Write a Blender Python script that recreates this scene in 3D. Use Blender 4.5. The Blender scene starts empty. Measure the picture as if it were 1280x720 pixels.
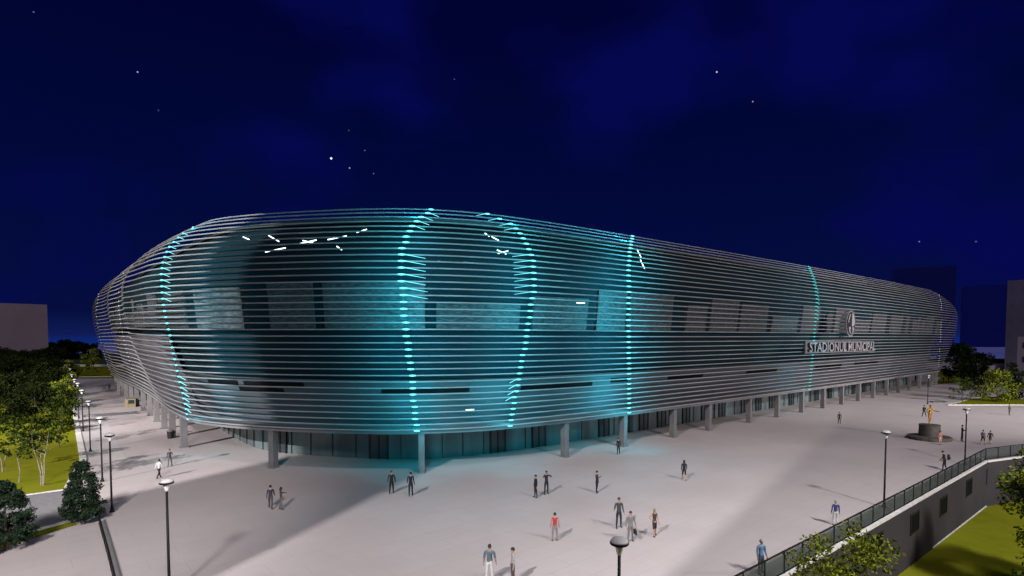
import bpy, bmesh, math, random
import numpy as np
from mathutils import Vector, Matrix, noise
random.seed(7); rng = np.random.default_rng(7)
SC = bpy.context.scene
COL = SC.collection
R = math.radians

# ------------------------------------------------------------------ camera geometry
F = 700.0; PITCH = R(2.5); CH = 11.5; PY0 = 428 + F * math.tan(PITCH)
cpi, spi = math.cos(PITCH), math.sin(PITCH)

def proj(P):
    P = np.asarray(P, float); x = P[..., 0]; y = P[..., 1]; z = P[..., 2] - CH
    zc = y * cpi - z * spi; yc = y * spi + z * cpi
    return np.stack([640 + F * x / zc, PY0 - F * yc / zc], -1)

def at(px, py, h=0.0):
    """world point on the level z = h seen at a place measured on the photograph"""
    a = (px - 640) / F; b = (PY0 - py) / F
    d = np.array([a, cpi + b * spi, -spi + b * cpi]); t = (h - CH) / d[2]
    return (float(d[0] * t), float(d[1] * t))

# ------------------------------------------------------------------ materials
def mat(name, col, rough=0.7, metal=0.0, emit=None, estr=0.0, spec=0.5):
    m = bpy.data.materials.new(name); m.use_nodes = True
    b = m.node_tree.nodes['Principled BSDF']
    b.inputs['Base Color'].default_value = (*col, 1); b.inputs['Roughness'].default_value = rough
    b.inputs['Metallic'].default_value = metal; b.inputs['Specular IOR Level'].default_value = spec
    if emit:
        b.inputs['Emission Color'].default_value = (*emit, 1); b.inputs['Emission Strength'].default_value = estr
    return m

def noisy(name, c1, c2, scale, rough=0.8, detail=6, bump=0.0, island=False, stretch=None, metal=0.0, spec=0.4, c3=None, scale3=0.03):
    m = mat(name, c1, rough, metal, spec=spec); nt = m.node_tree; b = nt.nodes['Principled BSDF']
    tc = nt.nodes.new('ShaderNodeTexCoord'); mp = nt.nodes.new('ShaderNodeMapping')
    nt.links.new(tc.outputs['Object'], mp.inputs['Vector'])
    if stretch: mp.inputs['Scale'].default_value = stretch
    n = nt.nodes.new('ShaderNodeTexNoise'); n.inputs['Scale'].default_value = scale; n.inputs['Detail'].default_value = detail
    nt.links.new(mp.outputs[0], n.inputs['Vector'])
    mx = nt.nodes.new('ShaderNodeMix'); mx.data_type = 'RGBA'
    mx.inputs['A'].default_value = (*c1, 1); mx.inputs['B'].default_value = (*c2, 1)
    rp = nt.nodes.new('ShaderNodeMapRange'); rp.inputs[1].default_value = 0.35; rp.inputs[2].default_value = 0.65
    if island:
        g = nt.nodes.new('ShaderNodeNewGeometry')
        ad = nt.nodes.new('ShaderNodeMath'); ad.operation = 'ADD'
        ml = nt.nodes.new('ShaderNodeMath'); ml.operation = 'MULTIPLY_ADD'
        nt.links.new(g.outputs['Random Per Island'], ml.inputs[0]); ml.inputs[1].default_value = 0.3; ml.inputs[2].default_value = -0.15
        nt.links.new(n.outputs[0], ad.inputs[0]); nt.links.new(ml.outputs[0], ad.inputs[1])
        nt.links.new(ad.outputs[0], rp.inputs[0])
    else:
        nt.links.new(n.outputs[0], rp.inputs[0])
    nt.links.new(rp.outputs[0], mx.inputs['Factor'])
    out = mx.outputs['Result']
    if c3:
        n3 = nt.nodes.new('ShaderNodeTexNoise'); n3.inputs['Scale'].default_value = scale3; n3.inputs['Detail'].default_value = 4
        nt.links.new(mp.outputs[0], n3.inputs['Vector'])
        r3 = nt.nodes.new('ShaderNodeMapRange'); r3.inputs[1].default_value = 0.42; r3.inputs[2].default_value = 0.62
        nt.links.new(n3.outputs[0], r3.inputs[0])
        m3 = nt.nodes.new('ShaderNodeMix'); m3.data_type = 'RGBA'; m3.inputs['B'].default_value = (*c3, 1)
        nt.links.new(r3.outputs[0], m3.inputs['Factor']); nt.links.new(out, m3.inputs['A']); out = m3.outputs['Result']
    nt.links.new(out, b.inputs['Base Color'])
    if bump:
        bp = nt.nodes.new('ShaderNodeBump'); bp.inputs['Strength'].default_value = bump; bp.inputs['Distance'].default_value = 0.05
        nt.links.new(n.outputs[0], bp.inputs['Height']); nt.links.new(bp.outputs[0], b.inputs['Normal'])
    return m

def paving(name, c1, c2, tile=(3.0, 1.5), joint=0.012, rot=0.715):
    m = mat(name, c1, 0.62, spec=0.35); nt = m.node_tree; b = nt.nodes['Principled BSDF']
    tc = nt.nodes.new('ShaderNodeTexCoord'); mp = nt.nodes.new('ShaderNodeMapping'); mp.inputs['Rotation'].default_value = (0, 0, -rot)
    nt.links.new(tc.outputs['Object'], mp.inputs['Vector'])
    br = nt.nodes.new('ShaderNodeTexBrick'); br.inputs['Scale'].default_value = 1.0
    br.inputs['Brick Width'].default_value = tile[0]; br.inputs['Row Height'].default_value = tile[1]
    br.inputs['Mortar Size'].default_value = joint; br.inputs['Bias'].default_value = 0.0
    br.inputs['Color1'].default_value = (*c1, 1); br.inputs['Color2'].default_value = (*[0.965 * v for v in c1], 1)
    br.inputs['Mortar'].default_value = (*[0.8 * v for v in c2], 1)
    nt.links.new(mp.outputs[0], br.inputs['Vector'])
    n = nt.nodes.new('ShaderNodeTexNoise'); n.inputs['Scale'].default_value = 0.12; n.inputs['Detail'].default_value = 8; n.inputs['Roughness'].default_value = 0.65
    nt.links.new(mp.outputs[0], n.inputs['Vector'])
    rp = nt.nodes.new('ShaderNodeMapRange'); rp.inputs[1].default_value = 0.35; rp.inputs[2].default_value = 0.7
    rp.inputs[3].default_value = 0.0; rp.inputs[4].default_value = 0.9
    nt.links.new(n.outputs[0], rp.inputs[0])
    mx = nt.nodes.new('ShaderNodeMix'); mx.data_type = 'RGBA'; mx.inputs['B'].default_value = (*c2, 1)
    nt.links.new(rp.outputs[0], mx.inputs['Factor']); nt.links.new(br.outputs['Color'], mx.inputs['A'])
    nt.links.new(mx.outputs['Result'], b.inputs['Base Color'])
    return m

def glassy(name, tint, gloss=0.12, alpha=0.6):
    m = bpy.data.materials.new(name); m.use_nodes = True; nt = m.node_tree; nt.nodes.clear()
    o = nt.nodes.new('ShaderNodeOutputMaterial'); t = nt.nodes.new('ShaderNodeBsdfTransparent'); t.inputs[0].default_value = (*[alpha * (0.5 + 0.5 * c) for c in tint], 1)
    d = nt.nodes.new('ShaderNodeBsdfPrincipled'); d.inputs['Base Color'].default_value = (*[0.15 * c for c in tint], 1); d.inputs['Roughness'].default_value = 0.15
    mx = nt.nodes.new('ShaderNodeMixShader'); mx.inputs[0].default_value = gloss
    nt.links.new(t.outputs[0], mx.inputs[1]); nt.links.new(d.outputs[0], mx.inputs[2]); nt.links.new(mx.outputs[0], o.inputs[0])
    return m

M = {}
M['plaza'] = paving('plaza_paving', (.44, .395, .385), (.375, .334, .326))
M['path'] = paving('path_paving', (.45, .43, .42), (.40, .38, .375), (1.2, .6))
M['asphalt'] = noisy('asphalt', (.13, .13, .135), (.17, .165, .17), 3.0, 0.9)
M['kerb'] = noisy('kerb_stone', (.60, .58, .55), (.46, .45, .43), 1.5, 0.8)
M['ground'] = noisy('ground_earth', (.030, .042, .010), (.016, .026, .006), .05, 0.95)
M['lawn'] = noisy('lawn_grass', (.142, .152, .010), (.118, .132, .008), 0.9, 1.0, 8, bump=0.3, spec=0.0, c3=(.155, .16, .012), scale3=0.12)
M['slat'] = noisy('slat_aluminium', (.29, .285, .29), (.22, .215, .22), .25, 0.45, metal=0.0, spec=0.5)
M['column'] = noisy('column_concrete', (.15, .145, .148), (.115, .11, .112), .8, 0.8)
M['membrane'] = noisy('glow_membrane', (.004, .019, .026), (.003, .012, .017), .1, 0.85, spec=0.1)  # inner skin shaped to catch strip glow, its teal put into the colour
M['spandrel'] = noisy('spandrel_metal', (.055, .06, .07), (.04, .045, .052), .15, 0.7, stretch=(1, 1, 6))
M['panel'] = noisy('concourse_speckle', (.062, .066, .072), (.008, .015, .019), 2.0, 0.7, stretch=(1, 1, 4))  # speckled highlights put into the colour as strong noise
M['cladding'] = noisy('cladding_lit', (.125, .117, .132), (.098, .09, .104), .2, 0.6, stretch=(1, 1, 4))  # lighter grey for the left wing, side light put into the colour
M['slot'] = mat('slot_dark', (.004, .004, .005), 0.9, spec=0.1)
M['roof'] = noisy('roof_metal', (.030, .036, .04), (.02, .024, .027), .1, 0.7)
M['slab'] = noisy('slab_concrete', (.16, .155, .16), (.12, .115, .12), .3, 0.8)
M['entrance'] = noisy('entrance_glass', (.135, .17, .172), (.06, .078, .082), .35, 0.25, spec=0.5, stretch=(1, 1, .2))
M['doorframe'] = mat('door_frame_black', (.008, .008, .009), 0.4)
M['doorglass'] = mat('door_glass', (.03, .04, .042), 0.1)
M['led'] = mat('led_cyan', (.02, .1, .1), 0.5, emit=(.20, .88, .95), estr=1.5)
M['led_low'] = mat('led_cyan_dim', (.02, .1, .1), 0.5, emit=(.10, .66, .62), estr=.95)
M['white_dots'] = mat('white_dots_glow', (.3, .3, .3), 0.5, emit=(.8, .95, 1.0), estr=.6)  # glow added for unlit dot strips and for pale glints
M['tube'] = mat('tube_light', (.5, .5, .5), 0.5, emit=(.75, .98, 1.0), estr=3.2)
M['sign'] = noisy('sign_board', (.135, .13, .133), (.11, .106, .11), .8, 0.6)
M['letter'] = mat('letter_white', (.22, .21, .22), 0.5)
M['letter_side'] = mat('letter_shadow_edge', (.015, .015, .018), 0.5)
M['emblem_dark'] = mat('emblem_black', (.010, .010, .012), 0.5)
M['black_metal'] = mat('lamp_black_metal', (.006, .0055, .0065), 0.6, spec=.2)
M['lamp_dome'] = noisy('lamp_dome', (.52, .50, .49), (.42, .41, .40), 3, 0.5)
M['lamp_collar'] = mat('lamp_collar_opal', (.78, .76, .72), 0.4)
M['glass'] = glassy('railing_glass', (.72, .80, .78), 0.22, 0.78)
M['wall'] = noisy('retaining_render', (.032, .028, .031), (.023, .020, .023), .35, 0.85)
M['window_dark'] = mat('wall_window_dark', (.004, .004, .005), 0.7, spec=.1)
M['stone'] = noisy('plinth_stone', (.085, .072, .062), (.052, .044, .039), 2.0, 0.8)
M['gold'] = noisy('statue_gold', (.52, .25, .04), (.34, .15, .025), 6, 0.4, metal=0.4)
M['bark'] = noisy('bark_grey', (.10, .085, .065), (.06, .05, .038), 6, 0.9)
M['bark_pale'] = noisy('bark_pale', (.26, .235, .18), (.15, .13, .10), 6, 0.9)
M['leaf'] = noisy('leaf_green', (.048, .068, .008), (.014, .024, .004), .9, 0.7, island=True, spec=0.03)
M['leaf_lit'] = noisy('leaf_lit_olive', (.16, .185, .018), (.05, .068, .008), .9, 0.7, island=True, spec=0.03)  # lighter foliage copy, light on the crowns put into the colour
M['leaf_shade'] = noisy('leaf_shade', (.014, .020, .005), (.004, .007, .002), .8, 0.75, island=True, spec=0.02)  # darker foliage copy, shade of unlit trees put into the colour
M['conifer'] = noisy('conifer_needles', (.026, .046, .024), (.008, .017, .010), 1.5, 0.7, island=True, spec=0.08)
M['bld_mauve'] = noisy('render_mauve', (.19, .145, .185), (.17, .125, .165), .05, 0.9)
M['bld_navy'] = noisy('haze_navy', (.010, .024, .26), (.009, .021, .23), .05, 0.9)  # night haze over the far blocks put into the colour
M['bld_pale'] = noisy('render_pale', (.72, .66, .70), (.62, .56, .60), .1, 0.9)
M['bld_win'] = mat('far_window', (.022, .02, .03), 0.2)
M['bld_trim'] = noisy('far_trim', (.12, .10, .12), (.10, .085, .10), .2, 0.8)
M['water'] = noisy('far_water', (.26, .30, .85), (.36, .40, .88), .01, 0.4, stretch=(.25, 2.5, 1))
M['hair'] = noisy('hair_dark', (.012, .009, .008), (.02, .015, .012), 30, 0.6)
M['hair_grey'] = noisy('hair_grey', (.28, .26, .24), (.2, .19, .18), 30, 0.6)
M['hair_fair'] = noisy('hair_fair', (.30, .21, .11), (.22, .15, .08), 30, 0.6)
M['skin'] = noisy('skin', (.38, .24, .17), (.33, .20, .14), 12, 0.6)
M['shoe'] = mat('shoe_black', (.010, .009, .009), 0.5)

# ------------------------------------------------------------------ mesh helpers
def tag(o, label=None, cat=None, group=None, kind=None):
    for k, v in (('label', label), ('category', cat), ('group', group), ('kind', kind)):
        if v: o[k] = v
    return o

def empty(name, loc, rz=0.0, **kw):
    o = bpy.data.objects.new(name, None); COL.objects.link(o)
    o.location = loc; o.rotation_euler = (0, 0, rz); o.empty_display_size = .2
    return tag(o, **kw)

class MB:
    def __init__(s): s.v = []; s.f = []; s.m = []
    def add(s, vs, fs, mi=0):
        k = len(s.v); s.v += [tuple(map(float, p)) for p in vs]
        s.f += [tuple(int(i) + k for i in f) for f in fs]; s.m += [mi] * len(fs); return s
    def box(s, c, size, rz=0.0, mi=0, axes=None):
        hx, hy, hz = [a / 2 for a in size]; ca, sa = math.cos(rz), math.sin(rz); vs = []
        for x, y, z in ((-hx,-hy,-hz),(hx,-hy,-hz),(hx,hy,-hz),(-hx,hy,-hz),(-hx,-hy,hz),(hx,-hy,hz),(hx,hy,hz),(-hx,hy,hz)):
            vs.append((c[0] + x*ca - y*sa, c[1] + x*sa + y*ca, c[2] + z))
        return s.add(vs, [(0,3,2,1),(4,5,6,7),(0,1,5,4),(1,2,6,5),(2,3,7,6),(3,0,4,7)], mi)
    def tube(s, pts, rad, n=8, mi=0, cap=True):
        pts = [Vector(p) for p in pts]
        if not hasattr(rad, '__len__'): rad = [rad] * len(pts)
        vs = []; fs = []
        for i, p in enumerate(pts):
            d = (pts[min(i+1, len(pts)-1)] - pts[max(i-1, 0)]).normalized()
            a = d.cross(Vector((0, 0, 1)))
            if a.length < 1e-3: a = Vector((1, 0, 0))
            a.normalize(); b = a.cross(d)
            for k in range(n):
                t = 2*math.pi*k/n; vs.append(p + (a*math.cos(t) + b*math.sin(t))*rad[i])
        for i in range(len(pts)-1):
            for k in range(n):
                fs.append((i*n+k, i*n+(k+1) % n, (i+1)*n+(k+1) % n, (i+1)*n+k))
        if cap: fs += [tuple(range(n-1, -1, -1)), tuple((len(pts)-1)*n+k for k in range(n))]
        return s.add(vs, fs, mi)
    def lathe(s, prof, n=20, c=(0, 0, 0), mi=0):
        vs = []; fs = []
        for r, z in prof:
            for k in range(n):
                t = 2*math.pi*k/n; vs.append((c[0]+r*math.cos(t), c[1]+r*math.sin(t), c[2]+z))
        for i in range(len(prof)-1):
            for k in range(n): fs.append((i*n+k, i*n+(k+1) % n, (i+1)*n+(k+1) % n, (i+1)*n+k))
        fs += [tuple(range(n-1, -1, -1)), tuple((len(prof)-1)*n+k for k in range(n))]
        return s.add(vs, fs, mi)
    def prism(s, poly, z0, z1, mi=0):
        n = len(poly); vs = [(x, y, z0) for x, y in poly] + [(x, y, z1) for x, y in poly]
        return s.add(vs, [tuple(range(n-1, -1, -1)), tuple(range(n, 2*n))] + [(i, (i+1) % n, n+(i+1) % n, n+i) for i in range(n)], mi)
    def build(s, name, mats, parent=None, smooth=False, loc=None, bevel=0):
        me = bpy.data.meshes.new(name); me.from_pydata(s.v, [], s.f)
        for m in (mats if isinstance(mats, (list, tuple)) else [mats]): me.materials.append(m)
        me.polygons.foreach_set('material_index', s.m)
        if smooth: me.polygons.foreach_set('use_smooth', [True]*len(s.f))
        me.update()
        o = bpy.data.objects.new(name, me); COL.objects.link(o)
        if loc: o.location = loc
        if parent: o.parent = parent
        if bevel:
            b = o.modifiers.new('b', 'BEVEL'); b.width = bevel; b.segments = 2; b.limit_method = 'ANGLE'
        return o

def copy_tree(o, parent=None):
    c = o.copy(); COL.objects.link(c); c.parent = parent
    for ch in list(o.children): copy_tree(ch, c)
    return c

def sheet(name, poly, z, m, kind='structure'):
    mb = MB(); mb.add([(x, y, z) for x, y in poly], [tuple(range(len(poly)))])
    o = mb.build(name, m); me = o.data
    if me.polygons[0].normal.z < 0: me.flip_normals()
    return tag(o, kind=kind)

# ------------------------------------------------------------------ stadium facade surface
UV_U = np.array([.755, .655]); UV_V = np.array([-.655, .755])
def arc(c, r, a0, a1, n=8):
    return [(c[0]+r*math.cos(R(a0+(a1-a0)*i/n)), c[1]+r*math.sin(R(a0+(a1-a0)*i/n))) for i in range(n+1)]
plan = [(12,72),(12,62.3),(13.1,58.5),(15.1,54.1),(17.4,50.5),(19.6,47.5),(22.1,44.5),(25.1,41.9),(29,39.9),(33.4,38.7),(41,37.9),(50,37.6),
        (70,37.4),(100,37.3),(130,37.5),(160,37.9)] + arc((183,63),25,-90,0) + [(208,110)] + arc((183,160),30,0,90) + [(120,190)] + arc((45,162),30,90,180)[:-1] + \
       [(15.1,160),(14.4,138),(13.9,108),(13.0,88)]
def psmooth(A, sig):
    n = len(A); k = np.exp(-.5*(np.minimum(np.arange(n), n-np.arange(n))/sig)**2); k /= k.sum()
    A2 = A[:, None] if A.ndim == 1 else A
    B = np.stack([np.real(np.fft.ifft(np.fft.fft(A2[:, j])*np.fft.fft(k))) for j in range(A2.shape[1])], 1)
    return B[:, 0] if A.ndim == 1 else B
def resample(P, step):
    Q = np.vstack([P, P[:1]]); s = np.r_[0, np.cumsum(np.linalg.norm(np.diff(Q, axis=0), axis=1))]
    n = int(s[-1]/step); t = np.arange(n)*s[-1]/n
    return np.stack([np.interp(t, s, Q[:, k]) for k in (0, 1)], 1)
PL = psmooth(resample(np.array(plan, float), .5), 4)
XY = PL[:, :1]*UV_U + PL[:, 1:]*UV_V
NI = len(XY)
T_ = np.roll(XY, -1, 0) - np.roll(XY, 1, 0)
NR = np.stack([T_[:, 1], -T_[:, 0]], 1); NR /= np.linalg.norm(NR, axis=1)[:, None]
NR = psmooth(NR, 6); NR /= np.linalg.norm(NR, axis=1)[:, None]
HB = 3.85
Hh = np.full(NI, 26.0)
for i in range(NI):
    u, v = PL[i]
    if v < 60 and u > 15: Hh[i] = np.interp(u, [15, 20, 40, 60, 100, 150, 200], [23.5, 23.4, 23.5, 23.8, 24.45, 25.2, 25.6])
    elif u < 30: Hh[i] = np.interp(v, [54, 62, 72, 83, 95, 107, 130, 165], [23.5, 23.75, 24.3, 25.1, 25.7, 26.1, 26.4, 26.6])
Hh = psmooth(Hh, 12)
def dprof(t):
    t = np.asarray(t, float)
    return np.where(t < .66, 3.3*np.sin(np.pi/2*np.minimum(t/.66, 1))**1.1, 3.3 - 5.8*(np.maximum(t-.66, 0)/.34)**2.0)
RIDGE = np.zeros(NI)
def ipos(i, t, off=0.0):
    """point on the facade at perimeter index i (float), level t, offset outward"""
    i = np.asarray(i, float) % NI; a = np.floor(i).astype(int) % NI; b = (a+1) % NI; w = (i-np.floor(i))[..., None]
    p = XY[a]*(1-w) + XY[b]*w; n = NR[a]*(1-w) + NR[b]*w; h = Hh[a]*(1-w[..., 0]) + Hh[b]*w[..., 0]
    rg = RIDGE[a]*(1-w[..., 0]) + RIDGE[b]*w[..., 0]
    d = dprof(t) + off + rg*np.sin(np.pi*np.clip(t, 0, 1))
    q = p + n*np.asarray(d)[..., None]
    return np.concatenate([q, (HB + (h-HB)*t)[..., None]], -1)
def gauss_ridge(i0, amp, sig):
    k = (np.arange(NI)-i0+NI/2) % NI - NI/2
    RIDGE[:] += amp*np.exp(-.5*(k/sig)**2)
gauss_ridge(-14, .5, 8); gauss_ridge(-70, .7, 10); gauss_ridge(-125, .7, 10)

NS = 37
stad = empty('stadium', (0, 0, 0), label='huge rounded stadium wrapped in horizontal metal slats with glowing cyan light strips', cat='stadium')
idx = np.arange(0, NI, 2); nn = len(idx)
sec = [(-.10, 0), (-.05, .05), (.06, .05), (.10, 0), (.06, -.05), (-.05, -.05)]
for k in range(NS):
    t = k/(NS-1); P = ipos(idx, np.full(nn, t)); nr = NR[idx]
    vs = np.zeros((nn, 6, 3))
    for j, (o, dz) in enumerate(sec):
        vs[:, j, :2] = P[:, :2] + nr*o; vs[:, j, 2] = P[:, 2] + dz + (.06 if k == 0 else 0)
    a = np.arange(nn); b = (a+1) % nn; fs = []
    for j in range(6):
        j2 = (j+1) % 6; fs.append(np.stack([a*6+j, b*6+j, b*6+j2, a*6+j2], 1))
    mb = MB(); mb.v = vs.reshape(-1, 3).tolist(); mb.f = np.concatenate(fs).tolist(); mb.m = [0]*len(mb.f)
    mb.build('slat', M['slat'], stad)

def band(name, t0, t1, off0, off1, m, steps=4, i0=0, i1=NI, step=4, closed=True, parent=stad):
    ii = np.arange(i0, i1 + (0 if closed else 1), step); n = len(ii); ts = np.linspace(0, 1, steps+1); mb = MB(); V = []
    for w in ts:
        V.append(ipos(ii, np.full(n, t0+(t1-t0)*w), off0+(off1-off0)*w))
    V = np.array(V).reshape(-1, 3); fs = []
    for r in range(steps):
        for a in range(n if closed else n-1):
            b = (a+1) % n; fs.append((r*n+a, r*n+b, (r+1)*n+b, (r+1)*n+a))
    mb.add(V, fs); return mb.build(name, m, parent, smooth=False)

def slabpiece(name, t0, t1, i0, i1, off, thick, m, parent=stad):
    """closed curved panel following the facade"""
    ii = np.linspace(i0, i1, max(3, int((i1-i0)/3)+1)); n = len(ii); V = []
    for t, o in ((t0, off), (t1, off), (t1, off-thick), (t0, off-thick)):
        V.append(ipos(ii, np.full(n, t), o))
    V = np.array(V); mb = MB(); fs = []
    for r in range(4):
        for a in range(n-1): fs.append((r*n+a, r*n+a+1, ((r+1) % 4)*n+a+1, ((r+1) % 4)*n+a))
    fs += [(0, n, 2*n, 3*n), (n-1, 4*n-1, 3*n-1, 2*n-1)]
    mb.add(V.reshape(-1, 3), fs); return mb.build(name, m, parent)

MOFF = -3.4
band('spandrel_wall', 0.0, .215, MOFF, MOFF, M['spandrel'], 3)
band('gallery_wall', .215, .45, MOFF-.6, MOFF-.6, M['membrane'], 4)
band('concourse_wall', .45, .66, MOFF, MOFF, M['membrane'], 3)
band('upper_glow_membrane', .66, .985, MOFF, MOFF-.2, M['membrane'], 6)
# storey slabs between the wall skins
for t in (.215, .45):
    band('storey_slab', t, t, MOFF+.35, MOFF-1.2, M['slab'], 1)
VIS0, VIS1 = -205, 440
i = VIS0
while i < VIS1:
    w = random.choice([5, 7, 9, 14, 16, 18]); g = random.choice([1.2, 2, 3, 6])
    tt = .66 - random.choice([0, .0, .02, .05, .09])
    slabpiece('concourse_panel', .452, tt, i, min(i+w, VIS1), MOFF+.3, .25, M['panel']); i += w+g
for (a, b, t0, t1) in ((-40,-12,.16,.185),(16,29,.175,.2),(31,46,.178,.2),(29,41,.148,.17),(62,80,.155,.18),(92,112,.15,.175),(118,124,.16,.185),(140,156,.15,.175),(180,200,.14,.17),(230,256,.13,.17),(270,300,.15,.18)):
    slabpiece('vent_slot', t0, t1, a, b, MOFF+.08, .06, M['slot'])
for k in range(7):  # panels added to carry the left wing's painted-in light
    slabpiece('lit_cladding', .004, .40, -216+k*30, -216+k*30+29.6, MOFF+.32, .2, M['cladding'])
# floor slab / soffit ring, glass ground floor, roof ring
def ring(name, o0, z0, o1, z1, m, step=4, under=0.0):
    ii = np.arange(0, NI, step); n = len(ii); mb = MB()
    A = np.c_[XY[ii]+NR[ii]*o0, np.full(n, z0) if np.isscalar(z0) else z0[ii]]; B = np.c_[XY[ii]+NR[ii]*o1, np.full(n, z1) if np.isscalar(z1) else z1[ii]]
    V = [A, B]
    if under: V += [B-[0, 0, under], A-[0, 0, under]]
    V = np.concatenate(V); r = len(V)//n; fs = []
    for q in range(r if r > 2 else 1):
        for a in range(n):
            b = (a+1) % n; fs.append((q*n+a, q*n+b, ((q+1) % r)*n+b, ((q+1) % r)*n+a))
    mb.add(V, fs); return mb.build(name, m, stad)
ring('floor_slab', -.25, 3.86, -8.0, 3.86, M['slab'], under=.35)
ring('roof', -4.4, Hh-.35, -42.0, Hh+2.5, M['roof'], under=.4)
GO = -6.6
ring('entrance_wall', GO, 0.02, GO, 3.5, M['entrance'], under=0)
# doors in the glass ground floor
door_i = [-190,-160,-130,-104,-80,-52,-30,30,58,92,104,126,134,142,150,162,172,182,196,206,216,232,242,256,270,284,298,312,328,344]
for d in door_i:
    c = XY[d % NI]+NR[d % NI]*(GO+.05); rz = math.atan2(NR[d % NI][1], NR[d % NI][0])+math.pi/2
    f = MB(); w = 1.8; h = 2.5
    def loc(x, y, z, c=c, rz=rz): return (c[0]+x*math.cos(rz)-y*math.sin(rz), c[1]+x*math.sin(rz)+y*math.cos(rz), z)
    for x in (-w/2, 0, w/2): f.box(loc(x, -.05, h/2), (.14, .16, h), rz)
    f.box(loc(0, -.05, h+.07), (w+.14, .16, .14), rz)
    dr = f.build('door', M['doorframe'], stad)
    g = MB()
    for x in (-w/4, w/4): g.box(loc(x, -.03, h/2), (w/2-.16, .05, h-.1), rz)
    g.build('door_pane', M['doorglass'], dr)
# mullions as part of the entrance wall rhythm
mul = MB()
for d in np.arange(-200, 420, 6):
    c = XY[d % NI]+NR[d % NI]*(GO+.03); rz = math.atan2(NR[d % NI][1], NR[d % NI][0])
    mul.box((c[0], c[1], 1.75), (.10, .07, 3.4), rz)
mul.build('mullion_grid', M['doorframe'], stad)

# columns under the rim
col_px = [(222,560),(325,589),(530,594),(717,574),(787,560),(848,548),(895,539),(941,529)]
col_i = []
for p in col_px:
    q = np.array(at(*p)); col_i.append(int(np.argmin(np.linalg.norm(XY-q, axis=1))))
col_i = [i if i < NI/2 else i-NI for i in col_i]
last = col_i[-1]
col_i += [last+18*k for k in range(1, 16)] + [col_i[0]-17*k for k in range(1, 12)]
for j, i in enumerate(col_i):
    c = XY[i % NI]-NR[i % NI]*.75; rz = math.atan2(NR[i % NI][1], NR[i % NI][0])
    b = MB(); b.box((c[0], c[1], 1.75), (.68, .55, 3.52), rz)
    b.build('column', M['column'], stad, bevel=.03)
    b = MB(); b.box((c[0], c[1], .06), (.85, .7, .12), rz); b.build('column_base', M['slab'], stad)

# LED strips: one lit piece on every slat; white ones are added glow
LED = {
 1: ([(243,286),(232,291),(226,296),(219.5,302),(214.5,308),(211,314),(208,320.5),(206,327),(204.5,334),(204,347),(204,362),(205.5,376),(208,390),(211,404),(214,418),(217,432),(221,452),(224,465),(227,479),(230.5,492.5),(233,505),(236.5,526)], [(286,375,1),(468,512,1)], 'led', .42),
 2: ([(538,264),(529,270),(524,275),(517.5,280.5),(514,286),(510,292.5),(508,299.5),(506,306.5),(502,314),(502,322),(502.5,330),(503,346),(503,354),(504,362),(504.5,377),(506,394),(507.5,410),(511,441),(514,456),(515,471),(517,486),(517.5,501),(519.5,522),(521,540)], [(266,285,.8),(312,372,1.4)], 'led', .50),
 3: ([(606,266),(612,270),(624,274),(636,279.5),(644,285),(649,292),(654,299),(657.5,305.5),(660,312.5),(663,320),(665,327.5),(666,335),(666,350),(666,365),(663,380),(661,395),(657.5,417),(654,440),(650,454),(648,469),(645,484),(642,497),(640,512),(637,534)], [(266,286,-1.0),(314,370,-1.5),(470,500,-.6)], 'led', .50),
 4: ([(790,293),(787,304),(785.5,320),(784.5,340),(784.5,418),(785,520)], [], 'led', .62),
 5: ([(1009,332),(1014,345),(1018,360),(1020,375),(1018,400),(1016,428),(1013,460),(1010,490)], [(330,400,.6)], 'led_low', .8),
 6: ([(158,336),(153,348),(150,365),(150,390),(153,410),(160,440),(175,490)], [], 'white_dots', .3),
 7: ([(124,372),(122,385),(122,400),(125,420),(132,445),(140,470)], [], 'white_dots', .35),
 8: ([(1172,364),(1176,380),(1175,420),(1172,465)], [], 'white_dots', .45),
}
ii_vis = np.arange(-230, 430, .25); SPILL = {}
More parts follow.
